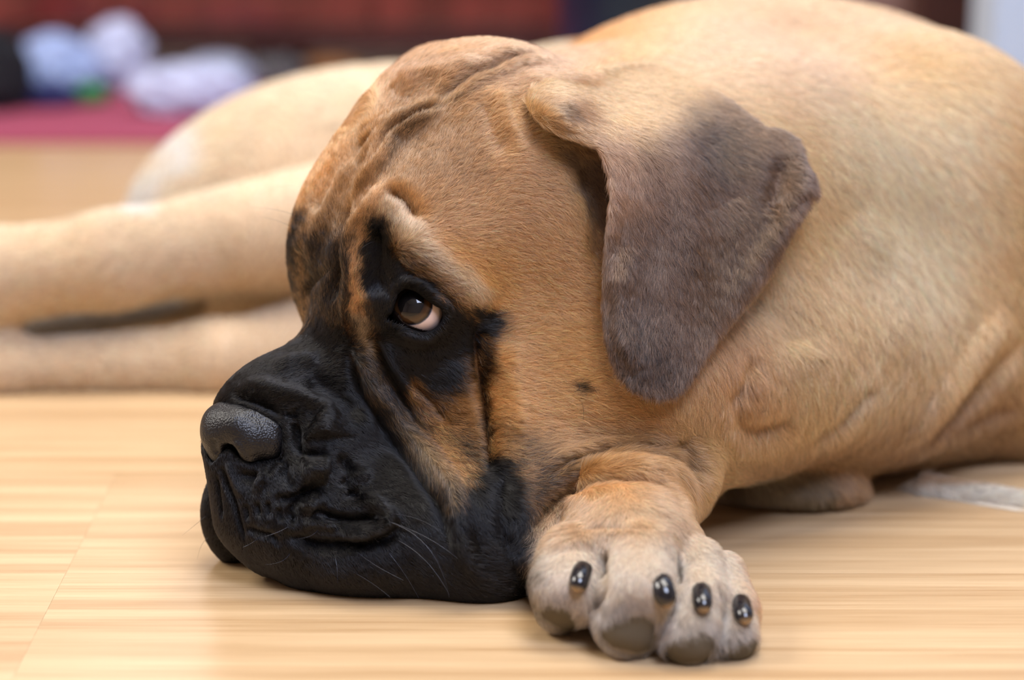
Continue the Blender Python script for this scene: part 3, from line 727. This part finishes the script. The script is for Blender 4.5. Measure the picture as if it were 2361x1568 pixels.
DARK = np.array(srgb(17, 16, 17))
def grow(name, V, F, N, col, m, guides, parent, density, bald=None, seed=1, rad=.00007, back=0.25):
    """short hairs rooted on the surface; density(px, z) gives hairs per square centimetre"""
    r = np.random.default_rng(seed)
    tri = np.concatenate([F[:, [0, 1, 2]], F[:, [0, 2, 3]]])
    A, B, Cc = V[tri[:, 0]], V[tri[:, 1]], V[tri[:, 2]]
    fn = np.cross(B - A, Cc - A); ar = np.linalg.norm(fn, axis=1) / 2
    cen = (A + B + Cc) / 3
    pr = project(cen)
    view = cen - CAMP; view /= np.linalg.norm(view, axis=1, keepdims=True)
    face = -(fn / (2 * ar[:, None] + 1e-15) * view).sum(1)
    vis = (face > -back) & (pr[:, 0] > -720) & (pr[:, 0] < 2800) & (pr[:, 1] > -160) & (pr[:, 1] < 1620) & (cen[:, 2] > .0012)
    dens = density(pr) * 1e4 * vis * ar
    n = r.poisson(dens); ti = np.repeat(np.arange(len(tri)), n); K = len(ti)
    a, b = r.random(K), r.random(K); s_ = np.sqrt(a); w = np.stack([1 - s_, s_ * (1 - b), s_ * b], 1)[:, :, None]
    T = tri[ti]
    root = (V[T] * w).sum(1); nr = (N[T] * w).sum(1); nr /= np.linalg.norm(nr, axis=1, keepdims=True)
    c = (col[T] * w).sum(1); mk = (m[T] * w[:, :, 0]).sum(1)
    if bald is not None:
        keep = r.random(K) > (bald[T] * w[:, :, 0]).sum(1)
        root, nr, c, mk = root[keep], nr[keep], c[keep], mk[keep]; K = len(root)
    d, L, lift = flow_field(root, guides)
    d = d - (d * nr).sum(1, keepdims=True) * nr; d /= np.linalg.norm(d, axis=1, keepdims=True) + 1e-9
    sd = np.cross(nr, d)
    cl = wnoise(root, 900, seed + 5) * .22 + wnoise(root, 350, seed + 6) * .16
    ang = cl + r.normal(0, .16, K)
    d = d * np.cos(ang)[:, None] + sd * np.sin(ang)[:, None]
    L = L * r.uniform(.65, 1.15, K); lift = lift * r.uniform(.5, 1.4, K)
    ts = np.array([0, .33, .66, 1.0]); P4 = np.zeros((K, 4, 3))
    for i, t in enumerate(ts):
        hgt = lift * (t - .45 * t * t) - .02
        P4[:, i] = root + d * (L * t * np.cos(lift))[:, None] + nr * (L * hgt)[:, None] + sd * (L * .08 * t * t * np.sin(cl * 9))[:, None]
    P4[:, :, 2] = np.maximum(P4[:, :, 2], .0004)
    jit = np.clip(mk * 1.25 - .12 + r.normal(0, .26, K) * np.minimum(1, 4 * mk * (1.03 - mk) + .02), 0, 1)[:, None]
    val = np.exp(r.normal(0, .27, K) + .10 * wnoise(root, 700, seed + 9))[:, None]
    cc = np.clip(c * val, 0, .95) * (1 - jit) + DARK * (.7 + .6 * r.random(K))[:, None] * jit
    sable = (r.random(K) < .06)[:, None]; cc = np.where(sable, cc * .35, cc)
    cv = bpy.data.hair_curves.new(name); cv.add_curves([4] * K)
    cv.attributes['position'].data.foreach_set('vector', P4.astype(np.float32).ravel())
    ra = cv.attributes.new('radius', 'FLOAT', 'POINT')
    rr = np.full(K, rad) * r.uniform(.8, 1.25, K) * np.interp(project(root)[:, 2], [1.4, 1.5, 1.7, 2.0], [1.15, 1.7, 2.6, 4])
    ra.data.foreach_set('value', (rr[:, None] * np.array([1, .95, .7, .12])[None]).astype(np.float32).ravel())
    ta = cv.attributes.new('tint', 'FLOAT_COLOR', 'CURVE')
    ta.data.foreach_set('color', np.c_[cc, np.ones(K)].astype(np.float32).ravel())
    cv.materials.append(hair_mat)
    o = bpy.data.objects.new(name, cv); C.objects.link(o); o.parent = parent; o['kind'] = 'stuff'
    return K
FAST = 1.0

# ------------------------------------------------------------------ the dog
dog = bpy.data.objects.new('dog', None)
V, F = build_body(.62 if FAST >= 1 else .9)
V = relax(V, F, 2)
S = Sculpt(V, F)
for k, w_, h_, pts, sd_ in WRINKLES:
    g_ = 1.55 if max(p[0] for p in pts) < 1000 and min(p[1] for p in pts) > 840 and len(pts) > 1 else 1.15
    S.stroke(pts, w_, h_ * g_, k, .25, sd_)
V = relax(S.V, F, 1)
V[:, 2] = np.maximum(V[:, 2], 0.0003)
S.V = V; S.refresh()
V, N = S.V, S.N
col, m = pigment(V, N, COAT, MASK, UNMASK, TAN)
# bare places: pads, eyelid rims, around the nose leather
pr = project(V); bald = np.zeros(len(V))
PADS = [[(1236,1398),(1268,1392),(1312,1404),(1338,1440),(1335,1470),(1290,1452),(1245,1425)],
        [(1384,1435),(1420,1420),(1470,1415),(1510,1422),(1516,1460),(1500,1500),(1470,1510),(1410,1495),(1382,1470)],
        [(1540,1470),(1590,1452),(1640,1450),(1650,1490),(1630,1530),(1560,1535),(1510,1525)],
        [(1660,1492),(1710,1470),(1748,1462),(1752,1500),(1720,1535),(1650,1535)]]
near = pr[:, 2] < 1.40
for pd in PADS:
    t = np.clip(.5 - poly_sd(pr[:, 0], pr[:, 1], pd) / 12, 0, 1) * near
    bald = np.maximum(bald, t)
    col = col * (1 - t[:, None]) + np.array(srgb(96, 88, 74)) * t[:, None]
lid = np.exp(-(poly_sd(pr[:, 0], pr[:, 1], EYE_OUT) / 7.0) ** 2) * (pr[:, 2] < 1.6)
lid = np.maximum(lid, (poly_sd(pr[:, 0], pr[:, 1], EYE_OUT) < 0) & (pr[:, 2] < 1.6))
bald = np.maximum(bald, lid)
m = np.maximum(m, lid)
body = quads_object('body', V, F, skin_mat, dog)
under = col * .62 * (1 - m[:, None]) + DARK * .8 * m[:, None]
under = np.where(bald[:, None] > .5, col * (1 - m[:, None]) + DARK * .7 * m[:, None], under)
set_color(body.data, 'coat', under)

def dens_body(pr):
    z = pr[:, 2]
    return np.where(z < 1.46, 430, np.where(z < 1.55, 200, np.where(z < 1.75, 90, 30))) * FAST
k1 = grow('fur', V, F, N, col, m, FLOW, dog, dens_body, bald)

Ve, Fe = build_ear(.7)
Se = Sculpt(Ve, Fe)
for k, w_, h_, pts, sd_ in EAR_FOLDS:
    if w_ < 16: Se.stroke(pts, w_, min(h_, 8), k, .25, sd_)
Ve = relax(Se.V, Fe, 2); Se.V = Ve; Se.refresh()
cole, me_ = pigment(Ve, Se.N, EAR_COAT, EAR_MASK, [], TAN)
ear = quads_object('ear', Ve, Fe, skin_mat, dog)
ear['label'] = 'grey-brown folded ear hanging beside the cheek'
set_color(ear.data, 'coat', cole * .6 * (1 - me_[:, None]) + DARK * me_[:, None])
k2 = grow('ear_fur', Ve, Fe, Se.N, cole, me_, EAR_FLOW, ear, lambda p: np.full(len(p), 480.) * FAST, None, 3)

# nose leather
Vn, Fn = build_nose(1.0)
Sn = Sculpt(Vn, Fn)
for k, w_, h_, pts, sd_ in NOSE_CUTS: Sn.stroke(pts, w_, h_, k, .2, sd_)
nm, nt, nd, lk, b = new_mat('nose_leather')
b.inputs['Base Color'].default_value = (*srgb(15, 15, 18), 1); b.inputs['Roughness'].default_value = .40
vo = nd.new('ShaderNodeTexVoronoi'); vo.inputs['Scale'].default_value = 850
tc = nd.new('ShaderNodeTexCoord'); lk.new(tc.outputs['Object'], vo.inputs['Vector'])
bu = nd.new('ShaderNodeBump'); bu.inputs['Strength'].default_value = .6; bu.inputs['Distance'].default_value = .0005; bu.invert = True
lk.new(vo.outputs['Distance'], bu.inputs['Height']); lk.new(bu.outputs[0], b.inputs['Normal'])
nose = quads_object('nose', relax(Sn.V, Fn, 1), Fn, nm, dog); nose['label'] = 'black pebbled nose leather'

# eye
def eyeball():
    bm = bmesh.new(); bmesh.ops.create_uvsphere(bm, u_segments=96, v_segments=64, radius=EYE_R)
    for v in bm.verts:
        a = math.acos(max(-1, min(1, v.co.z / EYE_R)))
        v.co *= 1 + .045 * max(0, math.cos(min(a / .80, 1) * math.pi / 2)) ** 1.2
    for f in bm.faces: f.smooth = True
    me = bpy.data.meshes.new('eye'); bm.to_mesh(me); bm.free()
    o = bpy.data.objects.new('eye', me); C.objects.link(o); o.parent = dog
    o.location = EYE_C
    d0 = P(946, 698, 1.0) - CAMP; d0 /= np.linalg.norm(d0)
    oc = CAMP - EYE_C; bb = oc @ d0; t = -bb - math.sqrt(max(0, bb * bb - (oc @ oc - EYE_R ** 2)))
    g = CAMP + t * d0 - EYE_C
    o.rotation_euler = Vector(g).to_track_quat('Z', 'Y').to_euler()
    m, nt, nd, lk, b = new_mat('wet_eye')
    tc = nd.new('ShaderNodeTexCoord'); nv = nd.new('ShaderNodeVectorMath'); nv.operation = 'NORMALIZE'
    sx = nd.new('ShaderNodeSeparateXYZ'); ac = nd.new('ShaderNodeMath'); ac.operation = 'ARCCOSINE'
    lk.new(tc.outputs['Object'], nv.inputs[0]); lk.new(nv.outputs[0], sx.inputs[0]); lk.new(sx.outputs[2], ac.inputs[0])
    no = nd.new('ShaderNodeTexNoise'); no.inputs['Scale'].default_value = 300; lk.new(tc.outputs['Object'], no.inputs['Vector'])
    ad = nd.new('ShaderNodeMath'); ad.operation = 'MULTIPLY_ADD'; ad.inputs[1].default_value = .06; lk.new(no.outputs[0], ad.inputs[0]); lk.new(ac.outputs[0], ad.inputs[2])
    cr = nd.new('ShaderNodeValToRGB'); lk.new(ad.outputs[0], cr.inputs[0])
    e = cr.color_ramp.elements
    e[0].position = .52; e[0].color = (.004, .003, .003, 1)
    e[1].position = .56; e[1].color = (*srgb(50, 32, 18), 1)
    for p_, c_ in ((.72, srgb(78, 52, 26)), (.84, srgb(22, 15, 13)), (.88, srgb(50, 56, 76)), (.93, srgb(226, 202, 190)), (1.0, srgb(230, 204, 192))):
        x = e.new(p_); x.color = (*c_, 1)
    lk.new(cr.outputs[0], b.inputs['Base Color'])
    b.inputs['Roughness'].default_value = .5; b.inputs['Specular IOR Level'].default_value = .1; b.inputs['Coat Weight'].default_value = 1; b.inputs['Coat Roughness'].default_value = .02
    me.materials.append(m); return o
def third_eyelid(par):
    n, k = 90, 60
    d0 = CAMP - EYE_C; d0 /= np.linalg.norm(d0)
    e1 = np.cross(d0, [0, 0, 1]); e1 /= np.linalg.norm(e1); e2 = np.cross(e1, d0)
    Vv = []
    for i in range(k):
        for j in range(n):
            a, b_ = math.pi * .5 * i / (k - 1), 2 * math.pi * j / n
            Vv.append(EYE_C + EYE_R * 1.055 * (d0 * math.cos(a) + math.sin(a) * (e1 * math.cos(b_) + e2 * math.sin(b_))))
    Vv = np.array(Vv); pr_ = project(Vv)
    poly = [(870,745),(890,715),(908,712),(919,724),(930,742),(948,752),(970,760),(996,764),(1002,772),(960,790),(900,770)]
    sd = poly_sd(pr_[:, 0], pr_[:, 1], poly)
    Fq = [(i * n + j, i * n + (j + 1) % n, (i + 1) * n + (j + 1) % n, (i + 1) * n + j) for i in range(k - 1) for j in range(n)]
    Fq = np.array([f for f in Fq if all(sd[q] < 0 for q in f)])
    Vv -= (Vv - EYE_C) * (np.clip(1 + sd / 4, 0, 1) * .035)[:, None]       # the free edge lies on the eyeball
    used = np.unique(Fq); mp_ = np.zeros(len(Vv), int); mp_[used] = np.arange(len(used))
    mt, nt, nd, lk, b = new_mat('wet_dark_skin'); b.inputs['Base Color'].default_value = (*srgb(26, 18, 15), 1); b.inputs['Roughness'].default_value = .12
    M = par.matrix_basis.inverted()
    W = np.array([M @ Vector(v) for v in Vv[used]])
    return quads_object('third_eyelid', W, mp_[Fq], mt, par)
eye = eyeball(); third_eyelid(eye); eye['label'] = 'dark brown eye rolled upwards with a pale crescent'

# claws
def tube(name, pts, radii, mat, parent, seg=10, flat=1.0, tcol=None):
    pts = np.array(pts); n = len(pts)
    T = np.gradient(pts, axis=0); T /= np.linalg.norm(T, axis=1, keepdims=True) + 1e-12
    ref = np.array([.13, -.9, .2]) if abs(T[0] @ np.array([0, -1, 0])) < .9 else np.array([1, 0, 0.])
    Vv = []
    for i in range(n):
        a = np.cross(T[i], ref); a /= np.linalg.norm(a); b_ = np.cross(T[i], a)
        for j in range(seg):
            t = 2 * math.pi * j / seg
            Vv.append(pts[i] + radii[i] * (a * math.cos(t) * flat + b_ * math.sin(t)))
    Fq = [(i * seg + j, i * seg + (j + 1) % seg, (i + 1) * seg + (j + 1) % seg, (i + 1) * seg + j) for i in range(n - 1) for j in range(seg)]
    o = quads_object(name, np.array(Vv), np.array(Fq), mat, parent)
    if tcol is not None: set_color(o.data, 'coat', np.repeat(np.array(tcol), seg, 0))
    return o
claw_mat = attr_mat('claw_horn', .12, .7)
CLAWS = [((1342, 1312), (1330, 1366), 25), ((1524, 1342), (1543, 1402), 27), ((1617, 1360), (1624, 1414), 24), ((1706, 1388), (1722, 1440), 25)]
for (a, b_, wd) in CLAWS:
    ha, hb = S.hits([a]), S.hits([b_])
    za = project(ha[:, :3])[0, 2]; zb = project(hb[:, :3])[0, 2]
    p0 = P(*a, za + .004); p3 = P(*b_, min(zb, za) - .0045)
    p1 = P(a[0] * .72 + b_[0] * .28, a[1] * .72 + b_[1] * .28 - 4, za - .0045); p2 = P(a[0] * .35 + b_[0] * .65, a[1] * .35 + b_[1] * .65, min(zb, za) - .0060)
    pts, rad, tc_ = [], [], []
    for i in range(15):
        t = i / 14
        pts.append((1 - t) ** 3 * p0 + 3 * t * (1 - t) ** 2 * p1 + 3 * t * t * (1 - t) * p2 + t ** 3 * p3)
        rad.append(wd * .000232 * (1 - .15 * t) * math.sqrt(max(.02, 1 - max(0, (t - .55) / .455) ** 2)))
        q_ = min(1, max(0, (t - .82) / .08)); tc_.append(np.array(srgb(26, 26, 30)) * (1 - q_) + np.array(srgb(158, 128, 88)) * q_)
    tube('claw', pts, rad, claw_mat, dog, 14, .82, tc_)

# whiskers
wm, nt, nd, lk, b = new_mat('whisker_hair')
b.inputs['Base Color'].default_value = (*srgb(44, 50, 64), 1); b.inputs['Roughness'].default_value = .25; b.inputs['Specular IOR Level'].default_value = 1.0
bm_, nt, nd, lk, b = new_mat('black_whisker_hair'); b.inputs['Base Color'].default_value = (.01, .01, .01, 1)
WH = [  # start, control, end, depth offsets towards the camera (mm) at middle and end, thickness
 ((812,1203),(900,1255),(965,1378),10,12,1),((889,1200),(990,1232),(1055,1288),8,10,.8),((900,1205),(1010,1240),(1036,1378),12,14,1),
 ((893,1235),(985,1270),(1036,1372),12,16,1),((812,1262),(850,1300),(930,1338),8,10,.9),((766,1264),(780,1300),(778,1345),6,8,.8),
 ((668,1277),(655,1300),(612,1302),6,10,.8),((664,1215),(640,1230),(600,1240),5,8,.7),((733,1222),(720,1240),(688,1242),5,8,.7),
 ((598,1238),(588,1250),(560,1262),5,8,.7),((820,1322),(870,1350),(900,1378),8,10,.7),((905,1185),(980,1190),(1030,1240),6,10,.6),
 ((475,1190),(450,1210),(420,1235),0,5,.6),((480,1240),(462,1250),(455,1290),0,5,.6),((925,1095),(938,1108),(945,1088),3,6,.7)]
def whisker(a, c, e, dm, de, th, mat, sc_=S):
    h = sc_.hits([a])
    z0 = project(h[:, :3])[0, 2] if len(h) else 1.40
    p0, p1, p2 = P(*a, z0), P(*c, z0 - dm * .001), P(*e, z0 - de * .001)
    pts = [(1 - t) ** 2 * p0 + 2 * t * (1 - t) * p1 + t * t * p2 for t in np.linspace(0, 1, 14)]
    for q_ in pts: q_[2] = max(q_[2], .0006)
    tube('whisker', pts, [.00018 * th * (1 - .75 * t) for t in np.linspace(0, 1, 14)], mat, dog, 5)
for w_ in WH: whisker(*w_, wm)
for w_ in [((688,500),(640,478),(570,478),2,6,.5),((682,528),(640,505),(600,500),2,6,.5),((845,492),(800,490),(770,492),4,6,.5),
           ((870,555),(840,560),(822,588),4,8,.8),((1322,880),(1350,890),(1325,905),3,4,.9),((1328,898),(1350,930),(1345,970),3,4,.8),
           ((1480,1108),(1540,1130),(1590,1210),6,10,.6)]: whisker(*w_, bm_)
C.objects.link(dog)
tag(dog, 'fawn mastiff puppy with a black wrinkled muzzle lying on the floor, chin down', 'dog')
# ------------------------------------------------------------------ the room
def box_bm(bm, lo, hi, bev=0.0):
    r = bmesh.ops.create_cube(bm, size=1.0)
    for v in r['verts']:
        for i in range(3): v.co[i] = lo[i] + (v.co[i] + .5) * (hi[i] - lo[i])
    if bev:
        es = list({e for v in r['verts'] for e in v.link_edges})
        bmesh.ops.bevel(bm, geom=es, offset=bev, segments=2, profile=.6, affect='EDGES')
def bobj(name, boxes, mat, parent=None, bev=0.0, me=None):
    if me is None:
        bm = bmesh.new()
        for lo, hi in boxes: box_bm(bm, lo, hi, bev)
        me = bpy.data.meshes.new(name); bm.to_mesh(me); bm.free(); me.materials.append(mat)
    o = bpy.data.objects.new(name, me); C.objects.link(o)
    if parent is not None: o.parent = parent
    return o
def plain(name, col, rough=.6, spec=.4, coat=0):
    m, nt, nd, lk, b = new_mat(name)
    b.inputs['Base Color'].default_value = (*col, 1); b.inputs['Roughness'].default_value = rough
    b.inputs['Specular IOR Level'].default_value = spec; b.inputs['Coat Weight'].default_value = coat
    return m
def wood(name, c1, c2, rough, scale=(1.2, 26, 26), coat=0.0, fine=.5, strips=False):
    m, nt, nd, lk, b = new_mat(name)
    tc = nd.new('ShaderNodeTexCoord'); oi = nd.new('ShaderNodeObjectInfo')
    mp = nd.new('ShaderNodeMapping'); mp.inputs['Scale'].default_value = scale
    cx = nd.new('ShaderNodeCombineXYZ'); mu = nd.new('ShaderNodeMath'); mu.operation = 'MULTIPLY'; mu.inputs[1].default_value = 31.0
    lk.new(oi.outputs['Random'], mu.inputs[0]); lk.new(mu.outputs[0], cx.inputs[0]); lk.new(mu.outputs[0], cx.inputs[1]); lk.new(cx.outputs[0], mp.inputs['Location'])
    lk.new(tc.outputs['Object'], mp.inputs['Vector'])
    n1 = nd.new('ShaderNodeTexNoise'); n1.inputs['Scale'].default_value = 1.6; n1.inputs['Detail'].default_value = 5; n1.inputs['Distortion'].default_value = .6
    n2 = nd.new('ShaderNodeTexNoise'); n2.inputs['Scale'].default_value = 14; n2.inputs['Detail'].default_value = 3
    lk.new(mp.outputs[0], n1.inputs['Vector']); lk.new(mp.outputs[0], n2.inputs['Vector'])
    mx = nd.new('ShaderNodeMath'); mx.operation = 'MULTIPLY_ADD'; mx.inputs[1].default_value = fine
    lk.new(n2.outputs[0], mx.inputs[0]); lk.new(n1.outputs[0], mx.inputs[2])
    cr = nd.new('ShaderNodeValToRGB'); lk.new(mx.outputs[0], cr.inputs[0])
    e = cr.color_ramp.elements; e[0].position = .52; e[0].color = (*c1, 1); e[1].position = .95; e[1].color = (*c2, 1)
    hs = nd.new('ShaderNodeHueSaturation'); lk.new(cr.outputs[0], hs.inputs['Color'])
    vr = nd.new('ShaderNodeMath'); vr.operation = 'MULTIPLY_ADD'; vr.inputs[1].default_value = .04; vr.inputs[2].default_value = .98
    lk.new(oi.outputs['Random'], vr.inputs[0]); lk.new(vr.outputs[0], hs.inputs['Value'])
    lk.new(hs.outputs[0], b.inputs['Base Color'])
    b.inputs['Roughness'].default_value = rough; b.inputs['Coat Weight'].default_value = coat; b.inputs['Coat Roughness'].default_value = .08
    bu = nd.new('ShaderNodeBump'); bu.inputs['Strength'].default_value = .12; bu.inputs['Distance'].default_value = .0004
    lk.new(mx.outputs[0], bu.inputs['Height']); lk.new(bu.outputs[0], b.inputs['Normal'])
    return m
plank_mat = wood('pale_oak_laminate', srgb(176, 142, 102), srgb(208, 178, 138), .28, (.8, 34, 34))
sub_mat = plain('subfloor', srgb(120, 90, 60), .9)
floor = bobj('floor', [((-2.4, -1.6, -.030), (2.6, 4.6, -.0085))], sub_mat)
tag(floor, 'pale oak laminate floor', None, None, 'structure')
PW, PL = .1925, 1.28
y0 = floor_at(1180, 1322)[1]                     # a joint between boards crosses the picture here
x_end = floor_at(112, 1400)[0]
pm = None
for r_ in range(-16, 17):
    off = x_end if r_ == -1 else x_end + ((r_ * .437) % 1.0) * PL
    for c_ in range(-3, 4):
        cx_, cy_ = off + (c_ + .5) * PL, y0 + (r_ + .5) * PW
        if abs(cx_) > 2.4 or cy_ < -1.5 or cy_ > 4.5: continue
        if pm is None:
            o = bobj('plank', [((-PL / 2 + .00005, -PW / 2 + .00005, -.008), (PL / 2 - .00005, PW / 2 - .00005, 0))], plank_mat, floor, .00012); pm = o.data
        else: o = bobj('plank', None, None, floor, me=pm)
        o.location = (cx_, cy_, 0)

wall = bobj('wall_back', [((-2.4, 4.6, -.03), (2.6, 4.7, 2.6))], plain('cream_plaster', srgb(170, 158, 156), .9)); wall['kind'] = 'structure'
wp = wall.data.materials[0]
for nm_, lo, hi in (('wall_left', (-2.5, -1.6, -.03), (-2.4, 4.7, 2.6)), ('wall_front', (-2.5, -1.7, -.03), (2.7, -1.6, 2.6))):
    o = bobj(nm_, [(lo, hi)], wp); o['kind'] = 'structure'
o = bobj('wall_right', [((2.6, -1.6, -.03), (2.7, 2.6, 2.6))], wp); o['kind'] = 'structure'
o = bobj('ceiling', [((-2.5, -1.7, 2.6), (2.7, 4.7, 2.7))], plain('white_ceiling', srgb(232, 230, 226), .9)); o['kind'] = 'structure'

# dark red cabinet along the back
cab_mat = wood('dark_red_varnished_wood', srgb(76, 26, 28), srgb(120, 48, 46), .28, (14, 14, 1.0), .5)
cab_dark = wood('dark_wood_rail', srgb(44, 15, 12), srgb(70, 26, 20), .5, (1.0, 14, 14), .2)
zc = 3.18
xl, xr = P(-200, 100, zc)[0], P(1335, 100, zc)[0]
yc = P(600, 130, zc)[1]
cab = bpy.data.objects.new('cabinet', None); C.objects.link(cab); cab.location = (0, 0, 0)
bobj('carcass', [((xl, yc + .02, .075), (xr, yc + .45, .80)), ((xl - .01, yc, .80), (xr + .01, yc + .46, .825))], cab_mat, cab, .002)
bobj('bottom_rail', [((xl, yc - .004, .048), (xr, yc + .018, .075))], cab_dark, cab, .002)
for x in (xl + .02, xr - .07, (xl + xr) / 2):
    for yy in (yc + .03, yc + .38):
        bobj('leg', [((x, yy, 0), (x + .05, yy + .05, .075))], cab_dark, cab, .003)
ds = [(xl + .004, P(260, 60, zc)[0]), (P(266, 60, zc)[0], P(860, 60, zc)[0]), (P(866, 60, zc)[0], xr - .004)]
for a, b_ in ds:
    dr = bobj('door', [((a, yc, .078), (b_, yc + .019, .795))], cab_mat, cab, .003)
    bobj('door_panel', [((a + .05, yc - .006, .13), (b_ - .05, yc, .745))], cab_mat, dr, .003)
    kn = tube('knob', [(b_ - .025, yc, .45), (b_ - .025, yc - .012, .45), (b_ - .025, yc - .018, .45), (b_ - .025, yc - .024, .45)], [.006, .006, .013, .009], cab_dark, dr, 12)
tag(cab, 'long dark red varnished wooden cabinet standing at the back of the room', 'cabinet')

# red mat in front of it
mm_, nt, nd, lk, b = new_mat('crimson_carpet')
no = nd.new('ShaderNodeTexNoise'); no.inputs['Scale'].default_value = 260
cr = nd.new('ShaderNodeValToRGB'); lk.new(no.outputs[0], cr.inputs[0]); e = cr.color_ramp.elements
e[0].color = (*srgb(136, 50, 76), 1); e[1].color = (*srgb(176, 84, 112), 1); lk.new(cr.outputs[0], b.inputs['Base Color']); b.inputs['Roughness'].default_value = .9
fy0, fy1 = floor_at(300, 335)[1], yc + .015
mat_ = bobj('rug', [((-1.3, fy0, .0005), (P(1330, 330, 2.8)[0], fy1, .007))], mm_, None, .002)
tag(mat_, 'thin crimson rug lying in front of the dark red cabinet', 'rug')

def crumple(name, px, py_base, zz, sx, sy, sz, mat, label, cat, seed, group=None, amp=.22):
    """a soft crumpled bag: folded, dented sheet closed on itself and sagging on the floor"""
    r = np.random.default_rng(seed)
    bm = bmesh.new(); bmesh.ops.create_icosphere(bm, subdivisions=4, radius=1)
    c = floor_at(px, py_base); c[2] = 0.0073
    dirs = r.normal(size=(14, 3)); dirs /= np.linalg.norm(dirs, axis=1, keepdims=True); ph = r.uniform(0, 6.28, 14); fr = r.uniform(4, 11, 14)
    for v in bm.verts:
        p = np.array(v.co); k = 1 + amp * sum(abs(math.sin(fr[i] * (p @ dirs[i]) + ph[i])) - .6 for i in range(14)) / 4
        q_ = p * k * np.array([sx, sy, sz]); q_[2] += sz * .72; q_[2] = max(q_[2], 0)
        v.co = q_
    for f in bm.faces: f.smooth = False
    me = bpy.data.meshes.new(name); bm.to_mesh(me); bm.free(); me.materials.append(mat)
    o = bpy.data.objects.new(name, me); C.objects.link(o); o.location = c
    return tag(o, label, cat, group)
white_bag = plain('white_plastic', srgb(180, 188, 220), .35, .6)
blue_bag = plain('pale_blue_plastic', srgb(150, 170, 216), .35, .6)
navy = plain('navy_cloth', srgb(24, 30, 84), .7)
crumple('plastic_bag', 130, 232, 3.0, .058, .045, .042, blue_bag, 'pale blue crumpled plastic bag on the rug below the cabinet, at its left end', 'bag', 2)
crumple('cloth_bundle', 112, 258, 2.95, .038, .025, .016, navy, 'small navy blue bundle of cloth in front of the pale blue bag', 'cloth', 5)
crumple('toy_ball', 212, 252, 2.92, .022, .020, .015, plain('green_rubber', srgb(26, 116, 56), .5), 'small green rubbery dog toy on the rug between two bags', 'toy', 6, amp=.10)
crumple('plastic_bag', 276, 214, 3.04, .040, .034, .050, white_bag, 'tall white crumpled plastic bag on the rug behind the green toy', 'bag', 9)
crumple('plastic_bag', 440, 272, 2.92, .072, .030, .034, white_bag, 'wide low white crumpled plastic bag nearest the dog on the rug', 'bag', 12)
crumple('plastic_bag', 500, 236, 3.0, .050, .040, .030, plain('grey_plastic', srgb(150, 160, 184), .4), 'greyish crumpled plastic bag next to the rump of the dog', 'bag', 15)
crumple('dark_bag', -10, 262, 3.0, .045, .05, .055, plain('black_cloth', srgb(14, 16, 26), .8), 'black cloth bag at the very left of the rug', 'bag', 18)
crumple('cloth_bag', 640, 205, 3.05, .040, .04, .020, plain('grey_cloth', srgb(84, 82, 86), .8), 'dark grey cloth bag pushed under the cabinet', 'bag', 20)
crumple('paper_bag', 760, 196, 3.15, .040, .03, .016, plain('brown_paper', srgb(128, 84, 46), .8), 'brown paper bag lying under the cabinet', 'bag', 21)

# things behind the dog's back
def stand(name, x0, x1, ytop, zz, depth, mat, label, cat, bev=.008, parts=None):
    a, b_ = P(x0, ytop, zz), P(x1, ytop, zz)
    h = max(.05, a[2])
    o = bobj(name, [((a[0], a[1], 0), (b_[0], a[1] + depth, h))], mat, None, bev)
    return tag(o, label, cat)
def tub(name, px, zz, r0, r1, h, mat, label):
    c = P(px, 0, zz); prof = [(0, .001), (r0, .001), (r0 + .004, .006), (r1, h), (r1 + .006, h + .001), (r1 + .006, h + .008), (r1 - .002, h + .008), (r0 - .002, .010), (0, .010)]
    n = 32; Vv, Fq = [], []
    for (rr, zz_) in prof:
        for j in range(n): Vv.append((rr * math.cos(6.28318 * j / n), rr * math.sin(6.28318 * j / n), zz_))
    for i in range(len(prof) - 1):
        for j in range(n): Fq.append((i * n + j, i * n + (j + 1) % n, (i + 1) * n + (j + 1) % n, (i + 1) * n + j))
    o = quads_object(name, np.array(Vv), np.array(Fq), mat); o.location = (c[0], c[1], 0.001)
    return tag(o, label, 'bucket')
tub('bucket', 1420, 2.80, .056, .070, .20, plain('dark_blue_plastic', srgb(14, 48, 84), .35), 'dark blue plastic bucket behind the dog at the end of the cabinet')
crumple('jacket', 1590, 90, 3.3, .09, .05, .12, plain('slate_cloth', srgb(84, 84, 116), .8), 'slate grey heap of cloth behind the dog to the right of the blue bucket', 'cloth', 30)
crumple('red_bag', 1850, 40, 3.35, .06, .05, .12, plain('red_cloth', srgb(124, 22, 34), .7), 'red cloth bag just showing above the back of the dog', 'bag', 31)
stand('storage_box', 1925, 2110, -30, 3.1, .22, plain('mauve_card', srgb(142, 112, 108), .8), 'greyish pink storage box behind the shoulders of the dog', 'box', .004)
post = stand('table_leg', 2125, 2275, -260, 2.9, .09, cab_dark, 'thick dark brown wooden post behind the shoulder of the dog', 'post')
post.name = 'wooden_post'
wr = bobj('wall_far_right', [((P(2292, 50, 2.45)[0], P(2292, 50, 2.45)[1], -.03), (2.6, P(2292, 50, 2.45)[1] + .12, 2.6))], plain('pale_blue_paint', srgb(178, 196, 222), .7)); wr['kind'] = 'structure'
